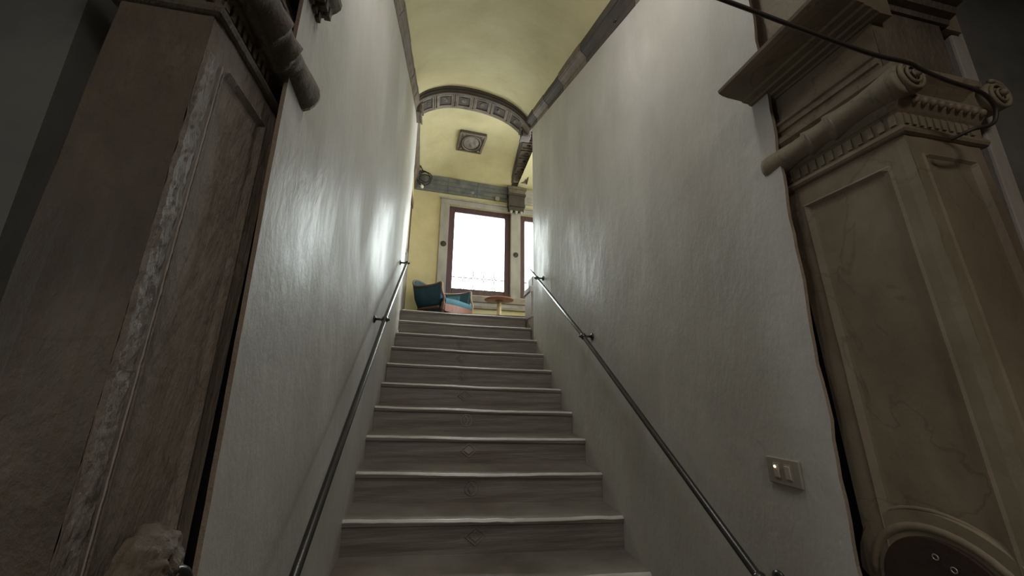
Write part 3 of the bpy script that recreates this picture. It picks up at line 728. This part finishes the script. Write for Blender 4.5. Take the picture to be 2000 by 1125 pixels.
    # front volutes
    for av in ((-0.004, depth+0.03) if o > 0 else (-0.01, depth+0.02)):
        mb = MB()
        zz = zc+(0.014 if o > 0 else 0)
        sp = []
        for t in range(60):
            an = t*0.28+1.2; r = 0.044*(1-t/66.0); sp.append(W3(av+o*0+r*math.cos(an)*(1 if av < 0.1 else -1), L0-0.004-0.010*(t/60), zz+r*math.sin(an)))
        mb.tube(sp, [0.0065*(1-t/90) for t in range(60)], 6)
        mb.lathe([(0,0.042),(0.016,0.042),(0.020,0.036)], W3(av, L0+0.015, zz), (0,-1,0), 24)
        mb.lathe([(0,0.010),(0.014,0.009),(0.018,0)], W3(av, L0-0.006, zz), (0,-1,0), 10)
        put(mb, 'volute', stone_)
    if o > 0:   # second bolster behind the outer volute
        mb = MB(); mb.lathe([(0,0.03),(0.02,0.042),(0.10,0.042),(0.2,0.034)], W3(depth+0.03, L0, zc+0.012), (0,1,0), 18); put(mb, 'bolster', stone_)
    # egg and dart between the volutes
    run([(-0.03,ZN+0.058),(0.008,ZN+0.060),(0.020,ZN+0.075),(0.026,ZN+0.092),(0.024,ZN+0.100),(-0.03,ZN+0.102)], 'echinus', stone_, yend=yR)
    em = MB(); em.lathe([(0,0.0),(0.004,0.008),(0.012,0.0105),(0.020,0.008),(0.026,0.0)], (0,0,-0.013), (0,0,1), 8); em = em.mesh('egg'); em.materials.append(stone_)
    for k in range(int(depth/0.03)):
        f_ = link('egg', em, None, root); f_.location = Vector(W3(0.035+k*0.03, yF-0.022, ZN+0.083))-Vector(root.location)
    # abacus, architrave, frieze, cornice
    run([(-0.03,ZN+0.100),(0.020,ZN+0.150),(0.032,ZN+0.160),(0.034,ZN+0.178),(0.0,ZN+0.184),(-0.03,ZN+0.184)], 'abacus', stone_, yend=yR+0.01)
    fl_ = o > 0
    run([(-0.03,2.38+dz),(0.012,2.38+dz),(0.013,2.402+dz),(0.020,2.404+dz),(0.021,2.422+dz),(0.028,2.426+dz),(0.030,2.434+dz),(-0.03,2.438+dz)], 'architrave', stone_, yend=yR+0.025, flush=fl_)
    run([(-0.03,2.438+dz),(0.006,2.438+dz),(0.006,2.546+dz),(-0.03,2.546+dz)], 'frieze', stone_, yend=yR+0.02, flush=fl_)
    if o > 0: cp = [(-0.03,2.544),(0.012,2.544),(0.018,2.549),(0.034,2.551),(0.038,2.557),(0.058,2.559),(0.063,2.565),(0.086,2.567),(0.092,2.573),(0.150,2.577),(0.172,2.582),(0.185,2.590),(0.188,2.600),(-0.03,2.62)]
    else: cp = [(-0.03,2.544+dz),(0.014,2.544+dz),(0.022,2.550+dz),(0.030,2.558+dz),(0.050,2.566+dz),(0.056,2.576+dz),(0.080,2.584+dz),(0.088,2.598+dz),(0.098,2.606+dz),(0.108,2.622+dz),(0.11,2.640+dz),(-0.03,2.66+dz)]
    run(cp, 'cornice', stone_, yend=yR+0.022, flush=fl_)
    if o > 0:
        mb = MB(); e_ = yF-0.003; mb.hexa([W3(-0.004,e_,ZN+0.18),W3(depth,e_,ZN+0.18),W3(depth,yF+0.1,ZN+0.18),W3(-0.004,yF+0.1,ZN+0.18),W3(-0.004,e_,2.62),W3(depth,e_,2.62),W3(depth,yF+0.1,2.62),W3(-0.004,yF+0.1,2.62)]); put(mb, 'entablature_front', rough_stone)
        fp = [(-0.03,2.60),(0.010,2.60),(0.014,2.615),(0.030,2.62),(0.034,2.64),(0.05,2.645),(0.055,2.67),(0.08,2.675),(0.09,2.71),(-0.03,2.72)]
        mb = MB(); mb.sweep([[W3(a_, yF-p, z) for p, z in fp] for a_ in (-0.0, 0.15, depth+0.03)]); put(mb, 'front_cornice', rough_stone)
    if o < 0:   # dentils under the left cornice
        dm = MB(); dm.box((-0.009,-0.009,-0.03),(0.009,0.009,0.012)); dm = dm.mesh('dentil'); dm.materials.append(stone_)
        for k in range(12):
            f_ = link('dentil', dm, None, root); f_.location = Vector(W3(-0.078, yR+0.005-k*0.030, 2.592+dz))-Vector(root.location)
            f_ = link('dentil', dm, None, root); f_.location = Vector(W3(-0.050, yR+0.005-k*0.030, 2.578+dz))-Vector(root.location)
    # attic block over the cornice
    mb = MB(); mb.hexa([W3(0.0,yF,2.6+dz),W3(depth+0.1,yF,2.6+dz),W3(depth+0.1,yR,2.6+dz),W3(0.0,yR,2.6+dz),W3(0.0,yF,3.4),W3(depth+0.1,yF,3.4),W3(depth+0.1,yR,3.4),W3(0.0,yR,3.4)])
    put(mb, 'attic_block', stone_)
    # lower end: the niche head
    if o > 0:
        yc, zc2 = 0.789, 1.075
        def ring(r, rr, d, nm, m_, zc_=zc2, ye=1.0):
            mb = MB(); mb.tube([W3(d, yc+r*math.cos(t*math.pi/20)*ye, zc_+r*math.sin(t*math.pi/20)) for t in range(21)], rr, 8); return put(mb, nm, m_)
        ring(0.150, 0.012, 0.004, 'arch_moulding', stone_); ring(0.188, 0.006, 0.010, 'arch_moulding', stone_)
        # spandrel slab under the arch
        mb = MB(); vs = [W3(-0.002, yc, 0.9)]+[W3(-0.002, yc+0.185*math.cos(t*math.pi/24), zc2+0.185*math.sin(t*math.pi/24)) for t in range(25)]
        n0 = len(vs); vs2 = [W3(0.02, v[1], v[2]) for v in vs]
        fs = [(0,i,i+1) for i in range(1, 25)]+[(i,i+n0,i+1+n0,i+1) for i in range(1, 25)]
        mb.add(vs+vs2, fs); put(mb, 'arched_slab', stone_)
    return root
pr_ = portal(1); pl_ = portal(-1)

# dark red arched board with two screw eyes in the right niche
bd = empty('arched_board', (1.15, 0.745, 1.08)); tag(bd, 'dark red arched board with two small screw eyes at the foot of the right pilaster', 'board')
mb = MB(); n0 = 26; vs = []
for xx in (-0.004, 0.006):
    vs += [(xx, 0.118*math.cos(t*math.pi/25)*1.05, 0.128*math.sin(t*math.pi/25)) for t in range(26)]+[(xx,-0.124,-0.2),(xx,0.124,-0.2)]
k = 28; mb.add(vs, [tuple(range(k)), tuple(range(2*k-1, k-1, -1))]+[(i,(i+1) % k,(i+1) % k+k,i+k) for i in range(k)])
mb.build('board', red_board, bd, 0.002)
for y, z in ((0.003,0.092),(-0.026,0.078)):
    mb = MB(); mb.tube([(-0.008, y+0.0055*math.cos(t*math.pi/6), z+0.0055*math.sin(t*math.pi/6)) for t in range(12)], 0.0014, 6, closed=True); mb.build('screw_eye', steel, bd)

# carved shell ornament with black disc at the foot of the left pilaster
sh = empty('carved_shell', (-0.455, 0.80, 1.235)); tag(sh, 'small carved stone shell knob with a black disc at the foot of the left pilaster', 'ornament')
mb = MB()
def shell(a, b):
    th = a*math.pi; ph = b*math.pi/2
    r = 0.072*(1+0.10*abs(math.sin(th*5))*(1-b*0.4)+0.12*noise.noise(Vector((a*9,b*9,1))))
    return (0.0+0.055*math.sin(ph)*(1+0.25*noise.noise(Vector((a*8,b*8,4)))), -r*math.cos(th)*math.cos(ph), r*math.sin(th)*math.cos(ph)*1.05)
mb.grid(lambda a, b: shell(a, b), 50, 18); mb.box((-0.004,-0.076,-0.2),(0.03,0.076,0.0)); mb.build('shell', rough_stone, sh)
mb = MB(); mb.lathe([(0,0.034),(0.008,0.036),(0.012,0.030),(0.010,0.026),(0.004,0.0)], (0.052,0.004,-0.020), (1,-0.35,0.1), 24); mb.build('black_disc', iron, sh)

# ------------------------------------------------------------------ cable draped across the right capital
cpts = [(0.20,0.5,2.375),(0.40,0.5,2.350),(0.593,0.5,2.321),(0.732,0.5,2.299),(0.921,0.5,2.273),(1.03,0.5,2.272),(1.075,0.505,2.268),(1.15,0.505,2.252),(1.255,0.505,2.238),(1.30,0.51,2.215),(1.306,0.515,2.19),(1.29,0.52,2.165),(1.24,0.53,2.15),(1.22,0.56,2.14)]
def smooth_pts(p, n=6):
    P = [Vector(q) for q in p]; out = []
    for i in range(len(P)-1):
        a, b, c, d = P[max(0,i-1)], P[i], P[i+1], P[min(len(P)-1,i+2)]
        for k in range(n):
            t = k/n; out.append(0.5*((2*b)+(c-a)*t+(2*a-5*b+4*c-d)*t*t+(3*b-a-3*c+d)*t**3))
    out.append(P[-1]); return out
mb = MB(); mb.tube(smooth_pts(cpts), 0.0045, 8); tag(mb.build('cable', cable_m), 'dark cable strung from the ceiling across the scrolled capital at right', 'cable')

# cable coil hanging in the corner of the landing
mb = MB()
for k, (r, dx, dz, ty) in enumerate(((0.115,0,0,0.0),(0.108,0.045,0.015,0.25),(0.12,0.01,-0.008,-0.15),(0.105,0.035,-0.02,0.1))):
    mb.tube([(dx+r*math.cos(t*math.pi/16), 0.02*k-0.03+ty*0.1*math.sin(t*math.pi/16), dz+1.05*r*math.sin(t*math.pi/16)) for t in range(32)], 0.008, 8, closed=True)
mb.tube(smooth_pts([(0.0,0.0,0.11),(-0.02,-0.03,0.15),(-0.035,-0.10,0.14),(-0.05,-0.18,0.12)]), 0.009, 8)
coil = mb.build('cable_coil', cable_m); coil.location = (-0.375, 6.12, 5.06); tag(coil, 'coil of black cable hanging in the corner under the yellow vault', 'cable')
mb = MB(); mb.lathe([(0,0.012),(0.01,0.026),(0.04,0.028),(0.06,0.02),(0.075,0)], (0,0,0), (0.2,-0.3,-1), 16)
mb.tube([(0,0,0),(-0.02,0.03,0.05)], 0.006, 6)
bl = mb.build('lamp_holder', white_p); bl.location = (-0.385, 6.10, 4.90); tag(bl, 'small white porcelain lamp holder below the black cable coil', 'lamp holder')

# ------------------------------------------------------------------ armchair
ch = empty('armchair', (0.035, 5.73, FL), math.radians(-42)); tag(ch, 'teal velvet tub armchair with carved wooden frame on the upper landing', 'armchair')
def tub(s):       # s in [-1,1] around the U, returns plan point
    a = abs(s); sg = 1 if s >= 0 else -1
    if a < 0.55:
        an = a/0.55*math.pi/2; return (-0.02-0.33*math.cos(an), sg*0.33*math.sin(an))
    t = (a-0.55)/0.45; return (-0.02+0.34*t, sg*(0.33+0.015*t))
def toph(s):
    a = abs(s)
    if a < 0.50: t = a/0.50; return 0.76-0.215*(3*t*t-2*t**3)
    return 0.545-0.012*math.sin((a-0.5)/0.5*math.pi)+0.012*max(0,(a-0.85)/0.15)
def lean(s):
    a = abs(s); return -0.15*max(0, 1-a/0.55)**0.8 if a < 0.55 else 0
SS = [-1+i/40 for i in range(81)]
def norm(s):
    e = 0.01; a = tub(max(-1, s-e)); b = tub(min(1, s+e)); dx, dy = b[0]-a[0], b[1]-a[1]; l = math.hypot(dx, dy); return (dy/l, -dx/l)  # outward-ish
mb = MB(); rings = []
for s in SS:
    (x, y), (nx, ny), h = tub(s), norm(s), toph(s)
    if (nx*x+ny*y) < 0: nx, ny = -nx, -ny
    rings.append([(x*0.86+nx*0.0,y*0.93,0.20),(x*1.0+nx*0.008+lean(s)*0.45,y+ny*0.008,h*0.6),(x*1.02+nx*0.008+lean(s),y*1.02+ny*0.008,h-0.015),(x*1.02-nx*0.035+lean(s),y*1.02-ny*0.035,h-0.015),(x-nx*0.05+lean(s)*0.45,y-ny*0.05,h*0.62),(x*0.95-nx*0.05,y*0.95-ny*0.05,0.24)])
mb.sweep(rings, smooth=True); mb.build('backrest', teal, ch)
mb = MB(); rings = []
for s in SS:
    (x, y), (nx, ny), h = tub(s), norm(s), toph(s)
    if (nx*x+ny*y) < 0: nx, ny = -nx, -ny
    if abs(s) < 0.8:
        rings.append([(x*1.02-nx*0.030+lean(s),y-ny*0.030,h-0.035),(x-nx*0.07+lean(s)*0.7,y-ny*0.07,h*0.8),(x*0.97-nx*0.085,y*0.97-ny*0.085,0.38),(x*0.97-nx*0.05,y*0.97-ny*0.05,0.38),(x-nx*0.03+lean(s)*0.6,y-ny*0.03,h*0.8)])
mb.sweep(rings, smooth=True); mb.build('inner_padding', teal_lit, ch)
mb = MB(); mb.tube([(tub(s)[0]*1.02+lean(s), tub(s)[1]*1.02, toph(s)) for s in SS], 0.019, 8); mb.build('top_rail', rail_wood, ch)
mb = MB(); mb.tube([(tub(s)[0]*0.88, tub(s)[1]*0.95, 0.20) for s in SS], 0.024, 8); mb.build('seat_rail', chair_wood, ch)
for sg in (-1, 1):   # arm fronts: scrolled supports
    mb = MB(); mb.tube(smooth_pts([(0.322,sg*0.352,0.552),(0.335,sg*0.352,0.53),(0.335,sg*0.35,0.47),(0.350,sg*0.348,0.40),(0.385,sg*0.345,0.33),(0.375,sg*0.34,0.25),(0.355,sg*0.335,0.15)]), [0.022]*6+[0.018]*24+[0.026]*7, 8); mb.build('arm_support', chair_wood_pale if sg > 0 else chair_wood, ch)
mb = MB()
mb.grid(lambda a, b: ( -0.26+0.64*a+0.03*math.cos((b-.5)*3)*a, (b-0.5)*0.62*min(1,0.6+a), 0.335+0.035*math.sin(math.pi*a)**0.5*math.sin(math.pi*b)**0.5-0.01*a), 16, 16)
mb.grid(lambda a, b: (0.38+0.03*math.cos((a-.5)*3)+0.012*math.sin(math.pi*b), (a-0.5)*0.62, 0.235+0.09*b), 16, 6)
mb.box((-0.20,-0.24,0.24),(0.36,0.28,0.33)); mb.build('seat_cushion', teal_lit, ch)
mb = MB(); rings = [[(0.375+0.035*math.cos((t/8-.5)*3)-0.03,(t/8-0.5)*0.64,0.135),(0.375+0.035*math.cos((t/8-.5)*3)+0.01,(t/8-0.5)*0.64,0.135-0.02*math.sin(math.pi*t/8)),(0.375+0.035*math.cos((t/8-.5)*3)+0.015,(t/8-0.5)*0.64,0.24),(0.375+0.035*math.cos((t/8-.5)*3)-0.03,(t/8-0.5)*0.64,0.24)] for t in range(9)]
mb.sweep(rings, smooth=False); mb.build('front_rail', table_wood, ch)
for x, y in ((0.33,0.31),(0.33,-0.31),(-0.24,0.22),(-0.24,-0.22)):
    mb = MB(); mb.tube([(x,y,0.20),(x+0.015*(1 if x > 0 else -1),y,0.14),(x,y,0.08),(x+0.02*(1 if x > 0 else -1),y,0.0)], [0.03,0.026,0.016,0.018], 8); mb.build('leg', chair_wood, ch)

# ------------------------------------------------------------------ round table
tb = empty('round_table', (0.975, 5.75, FL-0.02)); tag(tb, 'small round red-brown table on a pale cylindrical leg under the window', 'table')
TZ = 0.478
mb = MB(); mb.lathe([(TZ-0.03,0.0),(TZ-0.03,0.215),(TZ-0.026,0.232),(TZ-0.012,0.240),(TZ-0.004,0.238),(TZ,0.228),(TZ,0.0)], (0,0,0), (0,0,1), 40); mb.build('table_top', table_wood, tb)
mb = MB(); mb.lathe([(TZ-0.040,0.060),(TZ-0.03,0.066)], (0,0,0), (0,0,1), 24); mb.build('mounting_disc', table_wood, tb)
mb = MB(); mb.lathe([(0.025,0.036),(TZ-0.040,0.036)], (0,0,0), (0,0,1), 20); mb.build('leg', pale_wood, tb)
mb = MB(); mb.lathe([(0,0.16),(0.012,0.16),(0.025,0.12),(0.027,0.0)], (0,0,0), (0,0,1), 28); mb.build('base', table_wood, tb)

# ------------------------------------------------------------------ lower hall shell around and behind the photographer
struct(bx((-3.2,-3.6,-0.1),(4.0,1.3,0.0)).build('floor', floor_m))
struct(bx((-3.2,-3.6,3.4),(4.0,0.80,3.55)).build('ceiling', hall_plaster))
def holed(x0, x1, ya, yb, za, zb):
    mb = MB(); mb.box((x0,-3.6,0.0),(x1,ya,3.5)); mb.box((x0,yb,0.0),(x1,1.3,3.5)); mb.box((x0,ya,0.0),(x1,yb,za)); mb.box((x0,ya,zb),(x1,yb,3.5)); return mb
struct(holed(-3.3,-3.1,-0.15,0.20,1.45,2.10).build('wall_hall_left', hall_plaster)); struct(bx((-3.21,-0.15,1.45),(-3.205,0.20,2.10)).build('window_5', glass))  # its window is unseen, added to brighten the near jambs
struct(bx((3.9,-3.6,0.0),(4.1,1.3,3.5)).build('wall_hall_right', hall_plaster))
struct(bx((-3.2,-3.7,0.0),(4.0,-3.5,3.5)).build('wall_hall_rear', hall_plaster))
struct(bx((-3.2,0.78,0.0),(-0.76,0.98,3.5)).build('wall_front_left', hall_plaster))
struct(bx((1.62,0.74,0.0),(4.0,0.98,3.5)).build('wall_front_right', hall_plaster))
struct(bx((1.50,0.62,0.0),(1.56,0.80,3.2)).build('trim_6', frame_stone, None, 0.006))
m = MB(); m.box((-0.70,0.90,0.0),(-0.465,1.30,3.5)) if False else None
struct(bx((-0.80,1.03,0.0),(-0.50,1.28,3.6)).build('wall_jamb_left', void))
struct(bx((1.22,1.0,0.0),(1.70,1.28,3.6)).build('wall_jamb_right', void))
struct(bx((-3.2,0.92,3.15),(4.0,1.25,4.6)).build('wall_lintel', hall_plaster)) if False else None
m = MB(); m.box((-0.8,0.60,3.45),(1.5,0.80,5.0)); struct(m.build('wall_over_portal', yellow))
